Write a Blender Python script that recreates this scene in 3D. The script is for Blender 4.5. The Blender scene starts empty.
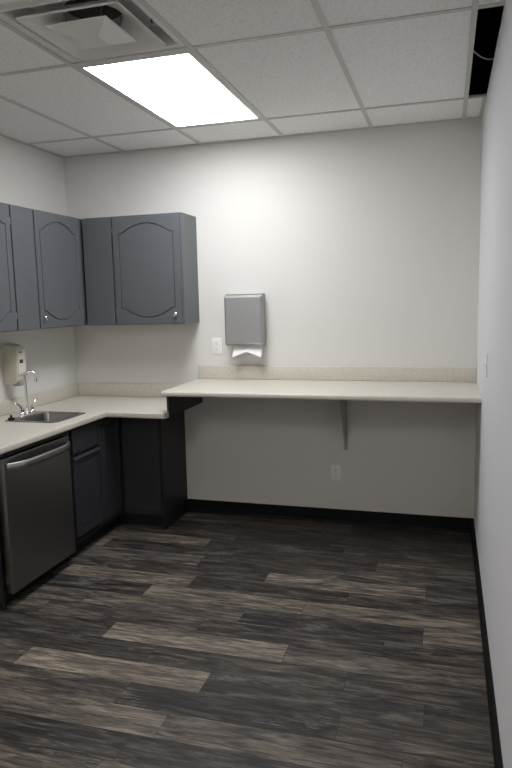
import bpy, bmesh, math, random
from mathutils import Vector, Matrix
PI = math.pi
scene = bpy.context.scene
COL = scene.collection
rnd = random.Random(7)

# ------------------------------------------------------------------ dimensions (metres)
W, H = 3.04, 2.7436            # room width (x), ceiling height
YF = -5.6                      # wall behind the camera
DECK = 3.35                    # roof deck above the hung ceiling

# ------------------------------------------------------------------ materials
def srgb(r, g, b):
    f = lambda c: c / 12.92 if c <= .04045 else ((c + .055) / 1.055) ** 2.4
    return (f(r / 255), f(g / 255), f(b / 255), 1)

def new_mat(name):
    m = bpy.data.materials.new(name)
    m.use_nodes = True
    nt = m.node_tree
    return m, nt, nt.nodes['Principled BSDF']

def mat(name, col, rough=.5, metal=0, noise=0, nscale=40, bump=0, bscale=200, stretch=(1, 1, 1), spec=.5, coat=0):
    """painted / metal surface with a little procedural variation"""
    m, nt, b = new_mat(name)
    b.inputs['Base Color'].default_value = col
    b.inputs['Roughness'].default_value = rough
    b.inputs['Metallic'].default_value = metal
    b.inputs['Specular IOR Level'].default_value = spec
    b.inputs['Coat Weight'].default_value = coat
    tc = nt.nodes.new('ShaderNodeTexCoord')
    mp = nt.nodes.new('ShaderNodeMapping')
    mp.inputs['Scale'].default_value = stretch
    nt.links.new(tc.outputs['Object'], mp.inputs['Vector'])
    if noise:
        n = nt.nodes.new('ShaderNodeTexNoise')
        n.inputs['Scale'].default_value = nscale
        n.inputs['Detail'].default_value = 4
        nt.links.new(mp.outputs[0], n.inputs['Vector'])
        mx = nt.nodes.new('ShaderNodeMix'); mx.data_type = 'RGBA'
        mx.inputs[6].default_value = tuple(c * (1 - noise) for c in col[:3]) + (1,)
        mx.inputs[7].default_value = tuple(min(1, c * (1 + noise)) for c in col[:3]) + (1,)
        nt.links.new(n.outputs['Fac'], mx.inputs[0])
        nt.links.new(mx.outputs[2], b.inputs['Base Color'])
    if bump:
        n2 = nt.nodes.new('ShaderNodeTexNoise')
        n2.inputs['Scale'].default_value = bscale
        n2.inputs['Detail'].default_value = 3
        nt.links.new(mp.outputs[0], n2.inputs['Vector'])
        bp = nt.nodes.new('ShaderNodeBump')
        bp.inputs['Strength'].default_value = bump
        bp.inputs['Distance'].default_value = .002
        nt.links.new(n2.outputs['Fac'], bp.inputs['Height'])
        nt.links.new(bp.outputs[0], b.inputs['Normal'])
    return m

def mat_tile():
    """mineral fibre ceiling tile: off-white with dark pin holes and fissures"""
    m, nt, b = new_mat('mineral_tile')
    b.inputs['Roughness'].default_value = .95
    b.inputs['Specular IOR Level'].default_value = .1
    tc = nt.nodes.new('ShaderNodeTexCoord')
    n = nt.nodes.new('ShaderNodeTexNoise'); n.inputs['Scale'].default_value = 75; n.inputs['Detail'].default_value = 5; n.inputs['Roughness'].default_value = .7
    nt.links.new(tc.outputs['Object'], n.inputs['Vector'])
    r = nt.nodes.new('ShaderNodeValToRGB')
    r.color_ramp.elements[0].position = .36; r.color_ramp.elements[0].color = (.80, .795, .78, 1)
    r.color_ramp.elements[1].position = .50; r.color_ramp.elements[1].color = (.94, .935, .925, 1)
    nt.links.new(n.outputs['Fac'], r.inputs[0])
    nt.links.new(r.outputs[0], b.inputs['Base Color'])
    bp = nt.nodes.new('ShaderNodeBump'); bp.inputs['Strength'].default_value = .5; bp.inputs['Distance'].default_value = .003
    nt.links.new(n.outputs['Fac'], bp.inputs['Height'])
    nt.links.new(bp.outputs[0], b.inputs['Normal'])
    return m

def mat_laminate():
    """beige laminate with fine grey and tan flecks"""
    m, nt, b = new_mat('speckled_laminate')
    b.inputs['Roughness'].default_value = .38
    tc = nt.nodes.new('ShaderNodeTexCoord')
    n = nt.nodes.new('ShaderNodeTexNoise'); n.inputs['Scale'].default_value = 160; n.inputs['Detail'].default_value = 3
    nt.links.new(tc.outputs['Object'], n.inputs['Vector'])
    r = nt.nodes.new('ShaderNodeValToRGB')
    e = r.color_ramp.elements
    e[0].position = .32; e[0].color = (.54, .50, .43, 1)
    e[1].position = .66; e[1].color = (.71, .675, .605, 1)
    k = e.new(.45); k.color = (.625, .585, .515, 1)
    k = e.new(.56); k.color = (.645, .605, .535, 1)
    nt.links.new(n.outputs['Fac'], r.inputs[0])
    nt.links.new(r.outputs[0], b.inputs['Base Color'])
    return m

def mat_planks():
    """vinyl planks: own tone per plank (attribute) + streaky grain along x"""
    m, nt, b = new_mat('vinyl_plank')
    b.inputs['Roughness'].default_value = .5
    b.inputs['Specular IOR Level'].default_value = .35
    tc = nt.nodes.new('ShaderNodeTexCoord')
    at = nt.nodes.new('ShaderNodeAttribute'); at.attribute_name = 'plank'
    sep = nt.nodes.new('ShaderNodeSeparateColor')
    nt.links.new(at.outputs['Color'], sep.inputs[0])
    add = nt.nodes.new('ShaderNodeVectorMath'); add.operation = 'MULTIPLY_ADD'
    comb = nt.nodes.new('ShaderNodeCombineXYZ')
    nt.links.new(sep.outputs[1], comb.inputs[0]); nt.links.new(sep.outputs[2], comb.inputs[1]); nt.links.new(sep.outputs[1], comb.inputs[2])
    add.inputs[1].default_value = (37, 53, 41)
    nt.links.new(comb.outputs[0], add.inputs[0])
    nt.links.new(tc.outputs['Object'], add.inputs[2])
    def streak(scale, detail, mapping, dist=0):
        mp = nt.nodes.new('ShaderNodeMapping'); mp.inputs['Scale'].default_value = mapping
        nt.links.new(add.outputs[0], mp.inputs['Vector'])
        n = nt.nodes.new('ShaderNodeTexNoise'); n.inputs['Scale'].default_value = scale; n.inputs['Detail'].default_value = detail
        n.inputs['Distortion'].default_value = dist; n.inputs['Roughness'].default_value = .6
        nt.links.new(mp.outputs[0], n.inputs['Vector'])
        return n
    n1 = streak(6, 7, (.55, 4.5, 1), 1.0)      # broad bands of the board
    n2 = streak(26, 6, (.45, 6, 1), .6)       # fine grain
    # tone = plank tone + bands
    ma = nt.nodes.new('ShaderNodeMath'); ma.operation = 'MULTIPLY_ADD'
    ma.inputs[1].default_value = 1.8; ma.inputs[2].default_value = -.9
    nt.links.new(n1.outputs['Fac'], ma.inputs[0])
    mb = nt.nodes.new('ShaderNodeMath'); mb.operation = 'MULTIPLY_ADD'
    mb.inputs[1].default_value = 1.1; mb.inputs[2].default_value = -.55
    nt.links.new(n2.outputs['Fac'], mb.inputs[0])
    s1 = nt.nodes.new('ShaderNodeMath'); nt.links.new(ma.outputs[0], s1.inputs[0]); nt.links.new(mb.outputs[0], s1.inputs[1])
    s2 = nt.nodes.new('ShaderNodeMath'); nt.links.new(s1.outputs[0], s2.inputs[0]); nt.links.new(sep.outputs[0], s2.inputs[1])
    r = nt.nodes.new('ShaderNodeValToRGB')
    e = r.color_ramp.elements
    e[0].position = 0; e[0].color = FLOOR_TONES[0]
    e[1].position = 1; e[1].color = FLOOR_TONES[3]
    k = e.new(.33); k.color = FLOOR_TONES[1]
    k = e.new(.66); k.color = FLOOR_TONES[2]
    nt.links.new(s2.outputs[0], r.inputs[0])
    # pale limed flecks in the pores
    n3 = streak(30, 4, (.5, 5, 1), 1.2)
    n4 = streak(3, 2, (1, 2.5, 1), 0)
    mul = nt.nodes.new('ShaderNodeMath'); mul.operation = 'MULTIPLY'
    nt.links.new(n3.outputs['Fac'], mul.inputs[0]); nt.links.new(n4.outputs['Fac'], mul.inputs[1])
    r2 = nt.nodes.new('ShaderNodeValToRGB')
    r2.color_ramp.elements[0].position = .315; r2.color_ramp.elements[0].color = (0, 0, 0, 1)
    r2.color_ramp.elements[1].position = .41; r2.color_ramp.elements[1].color = (.75, .75, .75, 1)
    nt.links.new(mul.outputs[0], r2.inputs[0])
    mx = nt.nodes.new('ShaderNodeMix'); mx.data_type = 'RGBA'
    nt.links.new(r2.outputs[0], mx.inputs[0])
    nt.links.new(r.outputs[0], mx.inputs[6])
    mx.inputs[7].default_value = FLOOR_FLECK
    nt.links.new(mx.outputs[2], b.inputs['Base Color'])
    bp = nt.nodes.new('ShaderNodeBump'); bp.inputs['Strength'].default_value = .15; bp.inputs['Distance'].default_value = .002
    nt.links.new(n2.outputs['Fac'], bp.inputs['Height'])
    nt.links.new(bp.outputs[0], b.inputs['Normal'])
    return m

def mat_emit(name, col, strength):
    m, nt, b = new_mat(name)
    b.inputs['Base Color'].default_value = (.8, .8, .8, 1)
    b.inputs['Emission Color'].default_value = col
    b.inputs['Emission Strength'].default_value = strength
    return m

FLOOR_TONES = [(.017, .0165, .017, 1), (.058, .051, .047, 1), (.165, .139, .116, 1), (.37, .315, .255, 1)]
FLOOR_FLECK = (.20, .19, .18, 1)
M = dict(
    wall=mat('wall_paint', (.72, .705, .68, 1), .75, noise=.02, nscale=3, bump=.12, bscale=160, spec=.25),
    wall_right=mat('wall_paint_lit_cool', (.745, .75, .78, 1), .7, noise=.02, nscale=3, bump=.12, bscale=160, spec=.25),  # wall paint with the bluish cast of the cool light put into its colour
    tile=mat_tile(),
    grid=mat('painted_grid_metal', (.60, .595, .575, 1), .5, noise=.03),
    dark=mat('plenum_dark', (.012, .012, .012, 1), .9, noise=.2),
    base=mat('black_vinyl_base', (.007, .007, .008, 1), .6, noise=.1, spec=.2, bump=.1, bscale=60),
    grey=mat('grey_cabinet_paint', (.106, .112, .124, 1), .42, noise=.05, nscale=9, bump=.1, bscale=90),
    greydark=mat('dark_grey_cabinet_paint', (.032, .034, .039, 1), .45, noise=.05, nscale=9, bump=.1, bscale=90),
    black=mat('black_board', (.012, .013, .016, 1), .5, noise=.1, nscale=12),
    lam=mat_laminate(),
    steel=mat('brushed_steel', (.42, .42, .42, 1), .32, 1, noise=.06, nscale=60, stretch=(1, 1, 30), bump=.05, bscale=40),
    dwsteel=mat('dishwasher_steel', (.25, .245, .24, 1), .36, 1, noise=.06, nscale=50, stretch=(1, 1, 24), bump=.05, bscale=30),
    sinksteel=mat('sink_steel', (.24, .24, .24, 1), .28, 1, noise=.06, nscale=50),
    chrome=mat('chrome', (.80, .80, .82, 1), .10, 1, noise=.02),
    satin=mat('satin_metal_cover', (.40, .405, .415, 1), .45, .65, noise=.05, nscale=60, stretch=(1, 1, 20)),
    plast=mat('ivory_plastic', (.62, .585, .49, 1), .35, noise=.02),
    plast2=mat('pale_ivory_plastic', (.74, .71, .63, 1), .3, noise=.02),
    white=mat('white_plastic', (.86, .86, .855, 1), .4, noise=.02),
    grplast=mat('grey_plastic', (.30, .30, .29, 1), .4, noise=.03),
    blk=mat('black_plastic', (.01, .01, .01, 1), .35, noise=.1),
    paper=mat('white_paper', (.86, .86, .87, 1), .9, noise=.02, nscale=20, bump=.1, bscale=150, spec=.1),
    vent=mat('vent_enamel', (.76, .755, .735, 1), .45, noise=.05, nscale=8),
    duct=mat('duct_metal', (.22, .22, .22, 1), .5, .3, noise=.1),
    cable=mat('grey_cable', (.50, .50, .48, 1), .5, noise=.05),
    planks=mat_planks(),
    bracket=mat('bracket_paint', (.50, .485, .455, 1), .6, noise=.03),
    light2=mat_emit('troffer_lens_dimmer', (1.0, .94, .87, 1), 15.0),
    light=mat_emit('troffer_lens', (.965, .985, 1.0, 1), 15.3),
)

# ------------------------------------------------------------------ mesh helpers
class MB:
    def __init__(s): s.bm = bmesh.new()
    def box(s, x0, x1, y0, y1, z0, z1, bev=0, seg=2):
        g = bmesh.ops.create_cube(s.bm, size=1)
        vs = g['verts']
        for v in vs:
            v.co = Vector(((x0 + x1) / 2 + v.co.x * (x1 - x0), (y0 + y1) / 2 + v.co.y * (y1 - y0), (z0 + z1) / 2 + v.co.z * (z1 - z0)))
        if bev:
            es = {e for v in vs for e in v.link_edges}
            bmesh.ops.bevel(s.bm, geom=list(es), offset=bev, segments=seg, profile=.5, affect='EDGES', clamp_overlap=True)
        return s
    def prism(s, pts, axis, a, b, bev=0):
        """closed outline pts (2D) extruded along axis from a to b"""
        def P(p, t):
            return {'x': (t, p[0], p[1]), 'y': (p[0], t, p[1]), 'z': (p[0], p[1], t)}[axis]
        v0 = [s.bm.verts.new(P(p, a)) for p in pts]; v1 = [s.bm.verts.new(P(p, b)) for p in pts]
        fs = [s.bm.faces.new(v0), s.bm.faces.new(v1)]
        n = len(pts)
        for i in range(n): fs.append(s.bm.faces.new((v0[i], v0[(i + 1) % n], v1[(i + 1) % n], v1[i])))
        bmesh.ops.recalc_face_normals(s.bm, faces=fs)
        if bev:
            bmesh.ops.bevel(s.bm, geom=list({e for f in fs for e in f.edges}), offset=bev, segments=2, profile=.5, affect='EDGES')
        return s
    def rings(s, rings, cap0=False, cap1=False, closed=True):
        """bridge successive loops of equal length"""
        R = [[s.bm.verts.new(p) for p in r] for r in rings]
        n = len(R[0])
        for a, b in zip(R, R[1:]):
            for i in range(n if closed else n - 1):
                s.bm.faces.new((a[i], a[(i + 1) % n], b[(i + 1) % n], b[i]))
        if cap0: s.bm.faces.new(list(reversed(R[0])))
        if cap1: s.bm.faces.new(R[-1])
        return s
    def lathe(s, prof, c=(0, 0, 0), axis='z', n=24):
        """profile [(radius, height)] spun about an axis through c"""
        L = []
        for r, h in prof:
            ring = []
            for i in range(n):
                t = 2 * PI * i / n
                a, b = r * math.cos(t), r * math.sin(t)
                p = {'z': (a, b, h), 'y': (a, -h, b), 'x': (h, a, b)}[axis]
                ring.append((c[0] + p[0], c[1] + p[1], c[2] + p[2]))
            L.append(ring)
        return s.rings(L, True, True)
    def tube(s, pts, rad, n=12):
        pts = [Vector(p) for p in pts]
        rads = rad if isinstance(rad, (list, tuple)) else [rad] * len(pts)
        L = []; up = None
        for i, p in enumerate(pts):
            t = (pts[min(i + 1, len(pts) - 1)] - pts[max(i - 1, 0)]).normalized()
            if up is None:
                up = Vector((0, 0, 1)) if abs(t.z) < .9 else Vector((1, 0, 0))
            a = (up - t * up.dot(t)).normalized(); b = t.cross(a); up = a
            L.append([p + (a * math.cos(2 * PI * k / n) + b * math.sin(2 * PI * k / n)) * rads[i] for k in range(n)])
        return s.rings(L, True, True)
    def build(s, name, m, parent=None, smooth=False, loc=None):
        bmesh.ops.recalc_face_normals(s.bm, faces=s.bm.faces)
        me = bpy.data.meshes.new(name); s.bm.to_mesh(me); s.bm.free()
        o = bpy.data.objects.new(name, me); COL.objects.link(o)
        me.materials.append(m)
        if smooth:
            for p in me.polygons: p.use_smooth = True
            me.set_sharp_from_angle(angle=math.radians(38))
        if parent: o.parent = parent
        if loc: o.location = loc
        return o

def thing(name, label, cat, loc=(0, 0, 0), rz=0, group=None):
    o = bpy.data.objects.new(name, None); COL.objects.link(o)
    o.empty_display_size = .1
    o.location = loc; o.rotation_euler = (0, 0, rz)
    o['label'] = label; o['category'] = cat
    if group: o['group'] = group
    return o
def tag(o, label, cat, group=None):
    o['label'] = label; o['category'] = cat
    if group: o['group'] = group
    return o
def struct(o): o['kind'] = 'structure'; return o

def rrect(cx, cy, hx, hy, r, z, n=6):
    out = []
    for (sx, sy, a0) in ((1, 1, 0), (-1, 1, 90), (-1, -1, 180), (1, -1, 270)):
        for k in range(n + 1):
            a = math.radians(a0 + 90 * k / n)
            out.append((cx + sx * (hx - r) + r * math.cos(a), cy + sy * (hy - r) + r * math.sin(a), z))
    return out

# ------------------------------------------------------------------ room shell
# floor: vinyl planks laid across the room, drawn as one mesh with a tone per plank
ROW0, PW, PL = -1.27, .1535, .914
# row -> (x of one end joint, {index of plank from that joint: tone})
KNOWN = {
    -7: (1.10, {0: .22, 1: .16, -1: .2, 2: .2}), -6: (.55, {0: .30, 1: .16, 2: .2}),
    -5: (1.31, {-1: .58, 0: .22, 1: .30}), -4: (1.54, {-1: .22, 0: .26, 1: .42}),
    -3: (1.37, {-1: .46, 0: .24, 1: .34}), -2: (1.84, {-1: .30, 0: .60, 1: .30}),
    -1: (1.43, {-1: .58, 0: .22, 1: .26}), 0: (1.22, {-1: .20, 0: .60, 1: .56}),
    1: (1.840, {-1: .46, 0: .20, 1: .58, -2: .4}), 2: (.75, {-1: .42, 0: .34, 1: .28, 2: .24}),
    3: (1.23, {-1: .20, 0: .66, 1: .50}), 4: (.62, {0: .24, 1: .30, 2: .30, -1: .25}),
    5: (.95, {-1: .42, 0: .66, 1: .28, 2: .28}), 6: (1.55, {-1: .38, 0: .16, 1: .30, -2: .4}),
    7: (1.80, {-1: .56, 0: .44, 1: .34, -2: .52}), 8: (.8, {-1: .2, 0: .18, 1: .22, 2: .26}),
}
fb = bmesh.new()
lay = fb.loops.layers.float_color.new('plank')
gap = .0009
k0 = int((ROW0 - 0) / PW) - 1
for k in range(-9, 30):
    y1 = min(0.0, ROW0 - PW * k); y0 = max(YF, ROW0 - PW * (k + 1))
    if y1 - y0 < .004: continue
    jx, tones = KNOWN.get(k, (rnd.random() * PL, {}))
    i = -math.ceil(jx / PL) - 1
    while jx + i * PL < W:
        xa = max(0, jx + i * PL); xb = min(W, jx + (i + 1) * PL)
        if xb - xa > .003:
            tone = tones.get(i, rnd.choice((.18, .24, .3, .36, .45, .58)))
            c = (tone, rnd.random(), rnd.random(), 1)
            vs = [fb.verts.new(p) for p in ((xa + gap, y0 + gap, 0), (xb - gap, y0 + gap, 0), (xb - gap, y1 - gap, 0), (xa + gap, y1 - gap, 0))]
            f = fb.faces.new(vs)
            for l in f.loops: l[lay] = c
        i += 1
# dark bed showing in the joints
vs = [fb.verts.new(p) for p in ((0, YF, -.0015), (W, YF, -.0015), (W, 0, -.0015), (0, 0, -.0015))]
f = fb.faces.new(vs)
for l in f.loops: l[lay] = (-.2, .5, .5, 1)
# slab under it
g = bmesh.ops.create_cube(fb, size=1)
for v in g['verts']: v.co = Vector((W / 2 + v.co.x * (W + .2), YF / 2 + v.co.y * (-YF + .2), -.052 + v.co.z * .1))
me = bpy.data.meshes.new('floor'); fb.to_mesh(me); fb.free()
fl = bpy.data.objects.new('floor', me); COL.objects.link(fl); me.materials.append(M['planks']); struct(fl)

struct(MB().box(-.1, W + .1, 0, .1, -.1, H + .004).build('wall_back', M['wall']))
struct(MB().box(-.1, W + .1, .02, .1, H + .0045, DECK).build('wall_plenum_back', M['dark']))
struct(MB().box(-.1, 0, YF, 0, -.1, DECK).build('wall_left', M['wall']))
struct(MB().box(W, W + .1, YF, 0, -.1, H + .004).build('wall_right', M['wall_right']))
struct(MB().box(W + .1, W + .2, YF - .1, .1, -.1, DECK).build('wall_plenum_right', M['dark']))
struct(MB().box(-.1, W + .1, YF - .1, YF, -.1, DECK).build('wall_front', M['wall']))
struct(MB().box(-.1, W + .2, YF - .1, .1, DECK, DECK + .1).build('ceiling_deck', M['dark']))

# black rubber base: back wall from the end panel to the corner, and the right wall
BH = .102
def base_prof(d=.011):
    return [(0, 0), (-d - .006, 0), (-d - .003, .006), (-d, .02), (-d, BH - .006), (-d * .5, BH), (0, BH)]
struct(MB().prism([(y, z) for y, z in base_prof()], 'x', .925, W).build('baseboard_back', M['base']))
struct(MB().prism([(W + y, z) for y, z in base_prof()], 'y', YF, -.0172).build('baseboard_right', M['base']))
struct(MB().prism([(-y, z) for y, z in base_prof()], 'y', YF, -1.84).build('baseboard_left', M['base']))

# hung ceiling: tiles and T grid
gx = [0, .520, 1.130, 1.735, 2.343, 2.930, W]
gy = [0, -.459, -1.690, -2.912, -4.134, -5.356, YF]
VENT = (1.130, 1.735, -2.300, -1.690)
LIGHT = (1.130, 1.735, -1.690, -.459)
mb = MB()
th = .008
for i in range(len(gx) - 1):
    for j in range(len(gy) - 1):
        x0, x1, y1, y0 = gx[i], gx[i + 1], gy[j], gy[j + 1]
        if i == 2 and j in (1, 4): continue                        # the light
        if i == 5 and j == 1: continue                        # the missing tile
        cells = [(y0, y1)]
        if i == 2 and j == 2: cells = [(y0, VENT[2])]         # half tile beyond the vent
        for (a, b) in cells:
            t0 = .010
            mb.box(x0 + (0 if i == 0 else t0), x1 - (0 if i == 5 else t0), a + t0, b - (0 if j == 0 else t0), H + .006, H + .021, .002, 1)
ceil = struct(mb.build('ceiling', M['tile']))
mb = MB()
bw, zb0, zb1 = .012, H, H + .006
for x in gx[1:-1]: mb.box(x - bw, x + bw, YF, 0, zb0, zb1)
for y in gy[1:-1]:
    for i in range(len(gx) - 1):
        mb.box(gx[i] + (bw if i else 0), gx[i + 1] - (bw if i < 5 else 0), y - bw, y + bw, zb0 + .0006, zb1)
mb.box(VENT[0] + bw, VENT[1] - bw, VENT[2] - bw, VENT[2] + bw, zb0 + .0006, zb1)
for (x0, x1, y0, y1) in ((0, W, -.020, 0), (0, .02, YF, -.02), (0, W, YF, YF + .02)): mb.box(x0, x1, y0, y1, zb0 - .001, zb1 + .001)
mb.box(W - .02, W, YF, -1.69, zb0 - .001, zb1 + .001); mb.box(W - .02, W, -.459, -.02, zb0 - .001, zb1 + .001)
for x in gx[1:-1]: mb.box(x - .0012, x + .0012, YF, 0, zb1, zb1 + .035)
mb.build('ceiling_grid', M['grid'], ceil)

# ------------------------------------------------------------------ ceiling light
hx, hy = .290, .603
def ceiling_light(label, c, lens):
    t = thing('ceiling_light', label, 'light', c, 0, 'recessed ceiling lights')
    MB().rings([rrect(0, 0, hx, hy, .003, .0135, 2), rrect(0, 0, hx, hy, .003, .0012, 2), rrect(0, 0, hx - .022, hy - .040, .003, .0012, 2), rrect(0, 0, hx - .024, hy - .042, .003, .0135, 2)]).build('light_frame', M['grid'], t)
    MB().box(-hx + .022, hx - .022, -hy + .040, hy - .040, .0011, .013).build('diffuser', M[lens], t)
    MB().rings([rrect(0, 0, hx - .002, hy - .002, .003, .0136, 2), rrect(0, 0, hx - .002, hy - .002, .003, .09, 2)], False, True).build('housing', M['grid'], t)
ceiling_light('lit white rectangular light panel set in the ceiling in front of the air vent', ((LIGHT[0] + LIGHT[1]) / 2, (LIGHT[2] + LIGHT[3]) / 2, H), 'light')
ceiling_light('second lit ceiling light panel at the near end of the room, behind the viewer', ((LIGHT[0] + LIGHT[1]) / 2, (gy[4] + gy[5]) / 2, H), 'light2')

# ------------------------------------------------------------------ air vent (square cone diffuser)
vx, vy = (VENT[0] + VENT[1]) / 2, (VENT[2] + VENT[3]) / 2
t = thing('air_vent', 'square metal air vent with nested cones in the ceiling behind the light panel', 'air vent', (vx, vy, H))
def sq(h, z, r=.004): return rrect(0, 0, h, h, r, z, 2)
MB().rings([sq(.292, .0125), sq(.292, .0065), sq(.264, .0065), sq(.261, .010), sq(.236, .085), sq(.236, .087), sq(.292, .0125)]).build('outer_frame', M['vent'], t)
sc = lambda h, z, r: rrect(0, 0, h, h, r, z, 6)
MB().rings([sc(.234, .086, .01), sc(.116, .086, .115)]).build('back_pan', M['vent'], t)
MB().rings([sc(.224, .004, .012), sc(.222, -.002, .012), sc(.214, -.001, .012), sc(.190, .022, .03), sc(.150, .050, .07), sc(.122, .064, .115), sc(.120, .067, .115), sc(.190, .030, .03), sc(.224, .004, .012)]).build('middle_cone', M['vent'], t, True, loc=(-.008, .012, 0))
mb = MB()
mb.rings([sq(.136, .010), sq(.135, .006), sq(.127, .006), sq(.052, -.026), sq(.046, -.027)], True, True)
mb.build('center_plaque', M['vent'], t, loc=(-.030, .035, 0))
for sx, sy in ((1, 1), (-1, 1), (-1, -1), (1, -1)):
    MB().tube([(-.030 + sx * .08, .035 + sy * .08, .009), (sx * .078, .01 + sy * .078, .10)], .0025, 8).build('hanger_rod', M['duct'], t)
n = 32
ring = lambda r, z: [(r * math.cos(2 * PI * k / n), r * math.sin(2 * PI * k / n), z) for k in range(n)]
mb = MB(); mb.rings([ring(.1155, .0865), ring(.1155, .25)], False, True)
mb.build('duct_collar', M['duct'], t, True)
MB().tube([(.243, .03, .028), (.243, .03, .012)], .004, 10).build('screw', M['blk'], t)

# ------------------------------------------------------------------ wire hanging in the open ceiling bay
pts = []
for k in range(17):
    u = k / 16
    pts.append((2.9435 + .135 * u, -1.085 + .13 * u, 2.792 - .020 * math.sin(PI * min(1, u * 1.15)) - .012 * u))
tag(MB().tube(pts, .0032, 8).build('cable', M['cable'], None, True), 'thin grey wire sagging across the open black gap in the ceiling', 'wire')

# ------------------------------------------------------------------ cabinet doors with a routed groove
def groove_outline(w, h, style, m=.045):
    """outline of the routed line, centred panel coordinates"""
    x0, x1 = -w / 2 + m, w / 2 - m
    pts = []
    if style == 'arch':
        sh, rise, st = .108, .066, .028
        zt, zbm = h / 2 - sh, -h / 2 + sh
        n = 26
        def prof(s):
            return rise * math.sin(PI * s) ** .88
        pts.append((x0, zt))
        for i in range(n + 1):
            s = i / n; pts.append((x0 + st + (x1 - x0 - 2 * st) * s, zt + prof(s)))
        pts.append((x1, zt))
        for k in range(1, 12): pts.append((x1, zt + (zbm - zt) * k / 12))
        pts.append((x1, zbm))
        for i in range(n + 1):
            s = i / n; pts.append((x1 - st - (x1 - x0 - 2 * st) * s, zbm - prof(s)))
        pts.append((x0, zbm))
        for k in range(1, 12): pts.append((x0, zbm + (zt - zbm) * k / 12))
    else:
        z0, z1 = -h / 2 + m, h / 2 - m
        c = [(x0, z1), (x1, z1), (x1, z0), (x0, z0)]
        for a, b in zip(c, c[1:] + c[:1]):
            for k in range(10): pts.append((a[0] + (b[0] - a[0]) * k / 10, a[1] + (b[1] - a[1]) * k / 10))
    return pts

def panel_door(w, h, th=.02, style='arch', gw=.010, gd=.009, m=.043):
    """door slab, front at y=-th (faces -y), back at y=0, centred on x and z"""
    O = groove_outline(w, h, style, m)
    n = len(O)
    # inward normals of the outline (clockwise list)
    def offs(d):
        out = []
        for i in range(n):
            a, b, c = Vector(O[i - 1]), Vector(O[i]), Vector(O[(i + 1) % n])
            t1, t2 = (b - a).normalized(), (c - b).normalized()
            n1, n2 = Vector((t1.y, -t1.x)), Vector((t2.y, -t2.x))
            nn = (n1 + n2)
            k = nn.dot(n1)
            nn = nn / k if k > .35 else nn.normalized()
            out.append(b + nn * d)
        return out
    def hit(p):          # rectangle point on the ray from the centre through p
        s = min((w / 2 - .003) / abs(p[0]) if p[0] else 9e9, (h / 2 - .003) / abs(p[1]) if p[1] else 9e9)
        return (p[0] * s, p[1] * s)
    R = [hit(p) for p in O]
    for (cx, cz) in ((1, 1), (1, -1), (-1, 1), (-1, -1)):
        cc = (cx * (w / 2 - .003), cz * (h / 2 - .003))
        j = min(range(n), key=lambda i: (R[i][0] - cc[0]) ** 2 + (R[i][1] - cc[1]) ** 2)
        R[j] = cc
    y = -th
    R2 = [(p[0] * (w / 2) / (w / 2 - .003), p[1] * (h / 2) / (h / 2 - .003)) for p in R]
    P = lambda L, yy: [(p[0], yy, p[1]) for p in L]
    mb = MB()
    mb.rings([P(R2, 0), P(R2, y + .003), P(R, y), P(O, y), P(offs(gw * .45), y + gd), P(offs(gw * .6), y + gd), P(offs(gw), y)], True, False)
    inner = offs(gw)
    cv = mb.bm.verts.new((0, y, 0))
    mb.bm.verts.ensure_lookup_table()
    last = [v for v in mb.bm.verts][-1 - n:-1]
    for i in range(n): mb.bm.faces.new((last[i], last[(i + 1) % n], cv))
    return mb

def knob(parent, x, y, z, m='chrome'):
    MB().lathe([(.006, 0), (.0055, .008), (.005, .012), (.010, .016), (.0135, .020), (.0135, .024), (.010, .028), (.004, .0295)], (x, y, z), 'y', 20).build('knob', M[m], parent, True)

def hinge(parent, x, y, z):
    mb = MB(); mb.tube([(x, y, z - .022), (x, y, z + .022)], .0045, 10); mb.box(x, x + .012, y + .001, y + .003, z - .018, z + .018)
    mb.build('hinge', M['grplast'], parent)

UZ, UH, UD = 1.472, .770, .280
def wall_cabinet(label, loc, rz, x0, x1, depth, filler, doors):
    """filler: (xa, xb) plain board beside the door; doors: [(xa, xb, knob x, hinge side)]"""
    t = thing('wall_cabinet', label, 'cabinet', loc, rz, 'grey wall cabinets')
    MB().box(x0, x1, -depth, -.001, 0, UH, .002, 1).build('cabinet_body', M['grey'], t)
    if filler: MB().box(filler[0], filler[1], -depth - .016, -depth, .002, UH - .006, .002, 1).build('filler_board', M['grey'], t)
    for (a, b, kx, hs) in doors:
        h = UH - .018
        d = panel_door(b - a, h).build('door', M['grey'], t, loc=((a + b) / 2, -depth - .0005, .004 + h / 2))
        if kx is not None: knob(d, kx - (a + b) / 2, -.02, .072 - .004 - h / 2)
        hxp = (b - a) / 2 + .0035 if hs > 0 else -(b - a) / 2 - .0035
        for hz in (-h / 2 + .09, h / 2 - .09): hinge(d, hxp, -.012, hz)
    return t

# back wall cabinet (its left end meets the left wall cabinet in the corner)
wall_cabinet('grey wall cabinet on the back wall, nearest the paper towel dispenser', (0, 0, UZ), 0, .304, 1.072, UD, (.304, .530), [(.546, 1.058, 1.016, -1)])
# left wall cabinets: local x runs along world y
wall_cabinet('grey wall cabinet on the left wall ending in the corner, with one whole arched door', (0, -1.094, UZ), PI / 2, 0, 1.090, UD, (.004, .226), [(.233, .752, .262, 1)])
wall_cabinet('grey wall cabinet cut by the left edge of the photo, a strip of door showing', (0, -1.98, UZ), PI / 2, 0, .884, UD, None, [(.446, .872, .488, 1), (.010, .436, .394, -1)])

# ------------------------------------------------------------------ base cabinets
CT = .903                                   # counter top height
def groove_box(parent, name, w, h, loc, m, style='rect', mg=.05, rz=0):
    o = panel_door(w, h, .019, style, .010, .006, mg).build(name, m, parent, loc=loc)
    o.rotation_euler.z = rz
    return o

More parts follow.
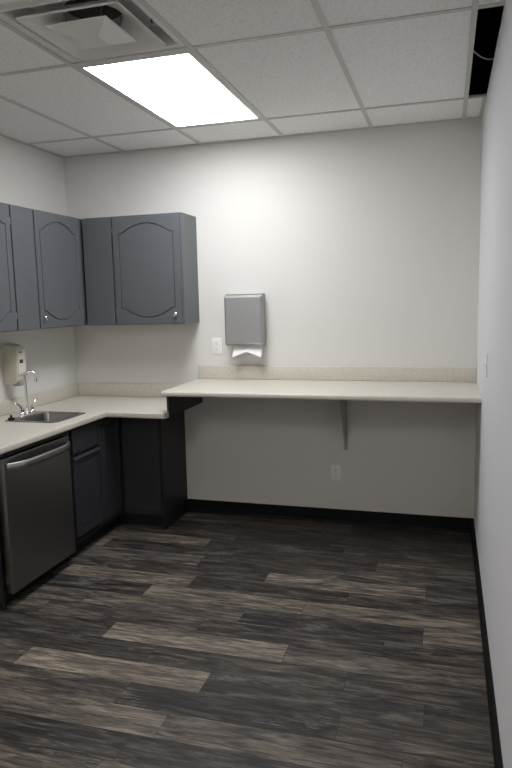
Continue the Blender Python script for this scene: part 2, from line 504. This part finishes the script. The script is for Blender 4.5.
# drawer cabinet between dishwasher and corner (faces +x)
t = thing('base_cabinet', 'dark grey narrow base cabinet with drawer over door, right of the dishwasher', 'cabinet', (0, -1.102, 0), PI / 2, 'dark base cabinets')
w = .372
mb = MB()
mb.box(0, .016, -.580, -.002, .10, .8655); mb.box(w - .016, w, -.580, -.002, .10, .8655)
mb.box(.016, w - .016, -.580, -.002, .10, .118); mb.box(.016, w - .016, -.012, -.002, .118, .8655)
mb.box(.016, w - .016, -.580, -.562, .836, .8655); mb.box(.016, .05, -.580, -.562, .118, .836); mb.box(.016, w - .016, -.580, -.562, .655, .690)
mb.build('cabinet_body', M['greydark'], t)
MB().box(0.001, w - .001, -.505, -.49, 0, .0995).build('toe_kick', M['black'], t)
mb = MB()
mb.prism([(-.5805, .690), (-.598, .690), (-.600, .694), (-.600, .842), (-.596, .846), (-.5805, .846)], 'x', .052, .366)
mb.build('drawer_front', M['greydark'], t)
d = panel_door(.314, .525, .019, 'rect', .012, .007, .052)
d.prism([(-.0185, .2635), (-.030, .2500), (-.030, .246), (-.0185, .240)], 'x', -.157, .157)
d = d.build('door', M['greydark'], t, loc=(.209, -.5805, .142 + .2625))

# corner cabinet (L shaped, two doors that meet in the inner corner)
t = thing('corner_cabinet', 'dark corner base cabinet with two doors meeting at an inside angle', 'cabinet', (0, 0, 0))
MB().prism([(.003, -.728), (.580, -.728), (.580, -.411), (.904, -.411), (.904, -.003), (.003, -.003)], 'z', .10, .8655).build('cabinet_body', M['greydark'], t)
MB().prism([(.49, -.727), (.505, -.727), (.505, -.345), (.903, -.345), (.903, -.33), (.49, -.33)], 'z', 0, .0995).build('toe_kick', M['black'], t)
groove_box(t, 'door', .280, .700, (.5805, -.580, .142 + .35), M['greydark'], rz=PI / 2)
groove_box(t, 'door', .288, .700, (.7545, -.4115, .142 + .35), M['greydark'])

# end panel of the back run
tag(MB().box(.9055, .921, -.430, -.001, 0, .8655, .001, 1).build('end_panel', M['black']), 'dark end panel closing the corner base cabinet beside the open knee space', 'panel')

# ------------------------------------------------------------------ dishwasher
t = thing('dishwasher', 'stainless steel dishwasher with a curved bar handle under the countertop', 'dishwasher', (0, -1.424, 0), PI / 2)
hw = .309
MB().box(-hw + .004, hw - .004, -.565, -.02, .10, .863).build('tub', M['blk'], t)
MB().box(-hw, hw, -.620, -.567, .082, .830, .006, 3).build('door', M['dwsteel'], t)
MB().box(-hw + .002, hw - .002, -.600, -.567, .834, .860, .003, 1).build('control_strip', M['blk'], t)
MB().box(-hw + .01, hw - .01, -.535, -.52, 0, .0995).build('toe_kick', M['blk'], t)
# bowed handle
L = []
N = 24
for i in range(N + 1):
    u = -1 + 2 * i / N
    x = u * .292
    y = -.622 - .056 * (1 - abs(u) ** 4.5) - .003
    z = .782
    hh, tt = .021, .009
    ang = math.atan2(.056 * 4.5 * abs(u) ** 3.5 * (1 if u > 0 else -1), .292) * .75
    L.append([(x - tt * math.sin(a2) * 0 + (math.cos(k) * tt) * -math.sin(ang), y + math.cos(k) * tt * math.cos(ang), z + math.sin(k) * hh) for a2, k in [(0, 2 * PI * j / 14) for j in range(14)]])
mb = MB(); mb.rings(L, True, True)
for s in (-1, 1): mb.box(s * .285 - .010, s * .285 + .010, -.634, -.6195, .769, .795, .003, 1)
mb.build('handle', M['steel'], t, True)
mb = MB(); mb.box(-hw - .0025, -hw, -.60, -.570, .13, .19); mb.tube([(-hw - .001, -.585, .15), (-hw - .007, -.585, .15)], .006, 10)
mb.build('hinge_bracket', M['steel'], t)

# panel at the near end of the run
tag(MB().box(.003, .575, -1.765, -1.747, 0, .8655, .001, 1).build('end_panel', M['black']), 'dark end panel at the near side of the dishwasher, by the left photo edge', 'panel')

# ------------------------------------------------------------------ countertop (L, with sink cut-out) and splashes
t = thing('countertop', 'beige speckled L-shaped countertop holding the sink', 'countertop', (0, 0, CT))
FX, FY, TH = .640, -.695, .037
xs = [.0005, .168, .518, FX, 1.0575, 1.070]
ys = [-1.83, -1.108, -.762, FY, -.622, -.0005]
mb = MB()
bm = mb.bm
V = {}
def gv(i, j):
    if (i, j) not in V: V[(i, j)] = bm.verts.new((xs[i], ys[j], 0))
    return V[(i, j)]
top = []
for i in range(5):
    for j in range(5):
        inside = (i <= 2) or (j >= 3)
        if i == 4 and j == 4: inside = False          # notch for the riser board
        if i == 1 and j == 1: inside = False          # sink hole
        if inside: top.append(bm.faces.new((gv(i, j), gv(i + 1, j), gv(i + 1, j + 1), gv(i, j + 1))))
ext = bmesh.ops.extrude_face_region(bm, geom=top)
for v in [g for g in ext['geom'] if isinstance(g, bmesh.types.BMVert)]: v.co.z -= TH
bmesh.ops.recalc_face_normals(bm, faces=bm.faces)
edges = []
for e in bm.edges:
    if len(e.link_faces) != 2: continue
    a, b = e.link_faces
    if a.normal.dot(b.normal) > .5: continue
    m_ = (e.verts[0].co + e.verts[1].co) / 2
    front = (abs(m_.x - FX) < 1e-4 and m_.y < FY + .001) or (abs(m_.y - FY) < 1e-4 and m_.x > FX - .001)
    if front and abs(e.verts[0].co.z - e.verts[1].co.z) < 1e-5: edges.append(e)
bmesh.ops.bevel(bm, geom=edges, offset=.007, segments=3, profile=.5, affect='EDGES')
mb.build('counter_slab', M['lam'], t, True)
SP = .100
def splash(name, x0, x1, y0, y1, parent, hgt=SP):
    MB().box(x0, x1, y0, y1, .0003, hgt, .005, 3).build(name, M['lam'], parent, True)
splash('backsplash', .0215, 1.056, -.0215, -.0005, t)
splash('backsplash', .0005, .0212, -1.83, -.0005, t)

# ------------------------------------------------------------------ sink
scx, scy = .343, -.935
t = thing('sink', 'small square stainless steel sink set in the countertop', 'sink', (scx, scy, CT))
mb = MB()
bx = .030
mb.rings([rrect(0, 0, .190, .184, .022, .0006), rrect(0, 0, .188, .182, .022, .0045), rrect(0, 0, .183, .177, .02, .005)] +
         [rrect(bx, 0, .140, .155, .030, .0045), rrect(bx, 0, .137, .152, .032, -.004), rrect(bx, 0, .132, .147, .036, -.10), rrect(bx, 0, .122, .137, .045, -.135), rrect(bx, 0, .10, .115, .05, -.150), rrect(bx, 0, .045, .045, .044, -.154)], False, True)
mb.build('basin', M['sinksteel'], t, True)
MB().lathe([(.040, -.1535), (.040, -.151), (.034, -.150), (.030, -.1525), (.004, -.1528)], (bx, 0, 0), 'z', 24).build('drain', M['chrome'], t, True)

# ------------------------------------------------------------------ faucet
fx, fy = .195, -.925
t = thing('faucet', 'chrome gooseneck faucet with two lever handles behind the sink', 'faucet', (fx, fy, CT + .0055))
MB().rings([rrect(0, 0, .026, .082, .025, 0), rrect(0, 0, .026, .082, .025, .008), rrect(0, 0, .021, .077, .02, .016)], True, True).build('base_plate', M['chrome'], t, True)
MB().lathe([(.017, .015), (.016, .03), (.012, .036), (.0105, .05)], (0, 0, 0), 'z', 20).build('spout_collar', M['chrome'], t, True)
pts = [(0, 0, .03), (0, 0, .10), (-.001, 0, .18), (-.003, 0, .254)]
R_, dx, dy = .036, math.cos(.5), math.sin(.5)
for k in range(1, 15):
    a = PI - (PI * 1.12) * k / 14
    q = -.003 + R_ + R_ * math.cos(a)
    pts.append((q * dx, q * dy, .254 + R_ * math.sin(a)))
pts.append((pts[-1][0] - .002 * dx, pts[-1][1] - .002 * dy, pts[-1][2] - .018))
rd = [.0088] * (len(pts) - 3) + [.0088, .0105, .0105]
MB().tube(pts, rd, 16).build('spout', M['chrome'], t, True)
for s in (-1, 1):
    mb = MB()
    mb.lathe([(.019, .014), (.018, .026), (.013, .032), (.013, .046), (.015, .050), (.011, .058), (.004, .060)], (0, s * .054, 0), 'z', 20)
    lv = []
    for k in range(9):
        u = k / 8
        lv.append(((.004 - .018 * u) if s < 0 else .004 + .006 * u, s * (.054 + (.052 if s < 0 else .048) * u), .052 + .040 * math.sin(u * PI * .58)))
    mb.tube(lv, [.0085, .008, .0074, .0068, .0064, .0062, .006, .006, .005], 12)
    mb.build('handle', M['chrome'], t, True)

t = tag(MB().lathe([(.020, 0), (.022, .004), (.021, .010), (.012, .014), (.007, .017), (.008, .026), (.005, .029)], (.182, -1.075, CT + .0052), 'z', 20).build('sink_stopper', M['blk'], None, True), 'small black stopper on the sink rim left of the faucet', 'stopper')

# ------------------------------------------------------------------ soap dispenser on the left wall
t = thing('soap_dispenser', 'ivory plastic soap dispenser mounted on the left wall above the sink', 'soap dispenser', (0, -.846, 1.107), PI / 2)
# profile in (depth, z), extruded over width
hw = .048
prof = [(0, 0), (-.080, 0), (-.106, .018), (-.114, .06), (-.118, .16), (-.115, .225), (-.096, .256), (-.055, .268), (0, .27)]
MB().prism([(-.0005 if p[0] == 0 else p[0], p[1]) for p in prof], 'x', -hw, hw, .006).build('body', M['plast'], t, True)
prof2 = [(-.1145, .062), (-.1205, .064), (-.1235, .16), (-.1205, .228), (-.104, .250), (-.0985, .252)]
back = [(-.095, .240), (-.110, .20), (-.110, .062)]
MB().prism(prof2 + back, 'x', -hw + .010, hw - .006, .002).build('front_cover', M['plast2'], t, True)
MB().box(-.026, .008, -.1265, -.1200, .140, .166, .002, 1).build('window', M['blk'], t)
MB().box(-.025, .007, -.1245, -.1180, .208, .218, .001, 1).build('mark', M['grplast'], t)
MB().box(-.034, .034, -.120, -.065, -.012, .0275, .005, 2).build('push_lever', M['grplast'], t, True)

# ------------------------------------------------------------------ raised shelf counter
SZ, STH, SY = 1.050, .034, -.70
t = thing('shelf', 'long beige speckled raised shelf along the back wall to the right wall', 'shelf', (0, 0, SZ))
SX0 = 1.058
bm2 = MB()
prof = []
for k in range(7):
    a = PI / 2 + PI / 2 * k / 6
    prof.append((SY + .012 + .012 * math.cos(a), -.012 + .012 * math.sin(a)))
for k in range(7):
    a = PI + PI / 2 * k / 6
    prof.append((SY + .012 + .012 * math.cos(a), -STH + .012 + .012 * math.sin(a)))
bm2.prism([(-.0005, 0)] + prof + [(-.0005, -STH)], 'x', SX0, W - .001)
bm2.build('shelf_slab', M['lam'], t, True)
splash('backsplash', SX0, W - .0005, -.0215, -.0005, t, .100)
MB().box(SX0 - .0012, SX0 - .0002, -.0215, -.0008, .0003, .0995).build('end_cap', M['grplast'], t)

# riser board carrying the shelf's left end on the counter
tag(MB().box(1.0582, 1.075, -.620, -.0008, .8665, SZ - STH - .0003, .001, 1).build('support_board', M['black']), 'black board propping the left end of the raised shelf above the counter', 'board')

# middle bracket
t = thing('shelf_bracket', 'grey painted triangular bracket under the middle of the raised shelf', 'bracket', (2.160, 0, 0))
zt = SZ - STH - .0005
MB().prism([(-.006, zt - .006), (-.34, zt - .006), (-.34, zt - .03), (-.006, .560)], 'x', -.004, .004).build('web', M['bracket'], t)
MB().box(-.013, .013, -.006, -.0005, .545, zt - .006).build('wall_leg', M['bracket'], t)
MB().box(-.013, .013, -.35, -.0005, zt - .0058, zt).build('top_leg', M['bracket'], t)
# small clip on the right wall
t = thing('angle_clip', 'tiny metal angle clip on the right wall under the front of the raised shelf', 'bracket', (W, -.60, 0))
MB().box(-.0030, 0, -.02, .02, zt - .030, zt - .003).build('wall_leaf', M['steel'], t)
MB().box(-.034, -.0005, -.02, .02, zt - .0029, zt).build('top_leaf', M['steel'], t)
MB().tube([(-.003, 0, zt - .018), (-.0065, 0, zt - .018)], .005, 10).build('screw', M['steel'], t)

# ------------------------------------------------------------------ paper towel dispenser
px0, px1 = 1.305, 1.588
t = thing('paper_towel_dispenser', 'grey metal paper towel dispenser on the back wall above the shelf', 'paper towel dispenser', ((px0 + px1) / 2, 0, 1.312))
hw = (px1 - px0) / 2
mb = MB()
mb.rings([[(-hw + .006, -.0005, .362), (hw - .006, -.0005, .362), (hw - .006, -.0005, .010), (-hw + .006, -.0005, .010)],
          [(-hw + .004, -.080, .362), (hw - .004, -.080, .362), (hw - .004, -.080, .012), (-hw + .004, -.080, .012)]], True, True)
mb.build('housing', M['satin'], t)
mb = MB()
R0 = lambda h_, z0, z1, y: [(-h_, y, z1), (h_, y, z1), (h_, y, z0), (-h_, y, z0)]
mb.rings([R0(hw, 0, .352, -.079), R0(hw, 0, .350, -.100), R0(hw - .014, .012, .336, -.113)], True, True)
mb.build('front_cover', M['satin'], t)
MB().box(-hw + .001, hw - .001, -.1165, -.095, .0005, .011, .003, 2).build('bottom_lip', M['steel'], t)
for s in (-1, 1): MB().box(s * .1335 - .0045, s * .1335 + .0045, -.09, -.02, -.010, .0095, .002, 1).build('towel_guide', M['grplast'], t)
MB().tube([(hw - .0005, -.045, .20), (hw + .003, -.045, .20)], .009, 14).build('lock', M['steel'], t, True)
# folded towel hanging out of the slot
mb = MB()
pxc = (px0 + px1) / 2 + .020
def towel(y0, y1, spread, drop, peak):
    A = []
    n = 20
    for i in range(n + 1):
        u = -1 + 2 * i / n
        A.append((pxc + u * spread, u))
    rows = []
    for z_f in (0, .33, .66, 1):
        row = []
        for x, u in A:
            zbot = 1.258 - drop * abs(u) ** 1.15 + peak
            ztop = 1.3210
            row.append((x * 1 + (1 - z_f) * 0, y0 + (y1 - y0) * z_f + .006 * math.cos(u * 2.2) * z_f, ztop + (zbot - ztop) * z_f))
        rows.append(row)
    return rows
r1 = towel(-.060, -.112, .108, .040, .002)
r2 = [[(x, y + .0012, z) for x, y, z in r] for r in reversed(r1)]
mb.rings(r1 + r2, closed=False)
r3 = towel(-.045, -.065, .100, .018, -.010)
r4 = [[(x, y + .0012, z) for x, y, z in r] for r in reversed(r3)]
mb.rings(r3 + r4, closed=False)
tag(mb.build('paper_towel', M['paper'], None, True), 'white folded paper towel hanging out under the grey dispenser', 'paper towel')

# ------------------------------------------------------------------ outlets and switch
def outlet(label, loc, rz=0, kind='duplex'):
    t = thing('wall_outlet' if kind == 'duplex' else 'light_switch', label, 'outlet' if kind == 'duplex' else 'switch', loc, rz)
    MB().box(-.037, .037, -.006, -.0003, -.060, .060, .0025, 2).build('cover_plate', M['white'], t, True)
    if kind == 'duplex':
        for s in (-1, 1):
            r = MB(); r.rings([[(p[0], -.0055, p[1] + s * .0215) for p in [(q[0], q[1]) for q in rrect(0, 0, .0165, .0150, .009, 0)]], [(p[0], -.0085, p[1] + s * .0215) for p in rrect(0, 0, .016, .0145, .009, 0)]], False, True)
            o = r.build('socket', M['white'], t, True)
            mb = MB()
            mb.box(-.0075, -.0050, -.0089, -.0083, s * .0215 - .001, s * .0215 + .008); mb.box(.0050, .0075, -.0089, -.0083, s * .0215, s * .0215 + .007)
            mb.tube([(0, -.0083, s * .0215 - .007), (0, -.0089, s * .0215 - .007)], .0026, 10)
            mb.build('slots', M['blk'], o)
        MB().tube([(0, -.0055, 0), (0, -.0072, 0)], .0030, 12).build('screw', M['grplast'], t)
    else:
        MB().box(-.006, .006, -.0075, -.0055, -.013, .013, .001, 1).build('collar', M['white'], t)
        MB().prism([(-.007, -.006), (-.018, .004), (-.018, .010), (-.007, .006)], 'x', -.004, .004).build('toggle', M['white'], t)
        for s in (-1, 1): MB().tube([(0, -.0055, s * .045), (0, -.0070, s * .045)], .003, 10).build('screw', M['grplast'], t)
    return t
outlet('white wall outlet just left of the paper towel dispenser', (1.203, 0, 1.296))
outlet('white wall outlet low on the back wall under the raised shelf', (2.088, 0, .372))
outlet('white light switch on the right wall seen nearly edge-on', (W, -1.085, 1.275), -PI / 2, 'switch')

# ------------------------------------------------------------------ world, camera
wd = bpy.data.worlds.new('World'); scene.world = wd; wd.use_nodes = True
wd.node_tree.nodes['Background'].inputs[0].default_value = (.5, .5, .55, 1)
wd.node_tree.nodes['Background'].inputs[1].default_value = .05

cam = bpy.data.cameras.new('Camera'); co = bpy.data.objects.new('Camera', cam); COL.objects.link(co)
yaw, pit, rol, fpx = .2877, -.1303, -.0235, 646.64
cy, sy, cp, sp = math.cos(yaw), math.sin(yaw), math.cos(pit), math.sin(pit)
F = Vector((-sy * cp, cy * cp, sp)); Rt = Vector((cy, sy, 0)); U = Rt.cross(F)
c, s = math.cos(rol), math.sin(rol)
X = c * Rt + s * U; Y = -s * Rt + c * U; Z = -F
co.matrix_world = Matrix(((X.x, Y.x, Z.x, 2.8412), (X.y, Y.y, Z.y, -4.5356), (X.z, Y.z, Z.z, 1.6335), (0, 0, 0, 1)))
cam.sensor_fit = 'VERTICAL'; cam.sensor_height = 24; cam.sensor_width = 16
cam.lens = fpx / 768 * 24
cam.clip_start = .02
scene.camera = co
vs_ = scene.view_settings
vs_.view_transform = 'Standard'; vs_.look = 'None'; vs_.gamma = 1; vs_.exposure = .2
vs_.use_curve_mapping = False
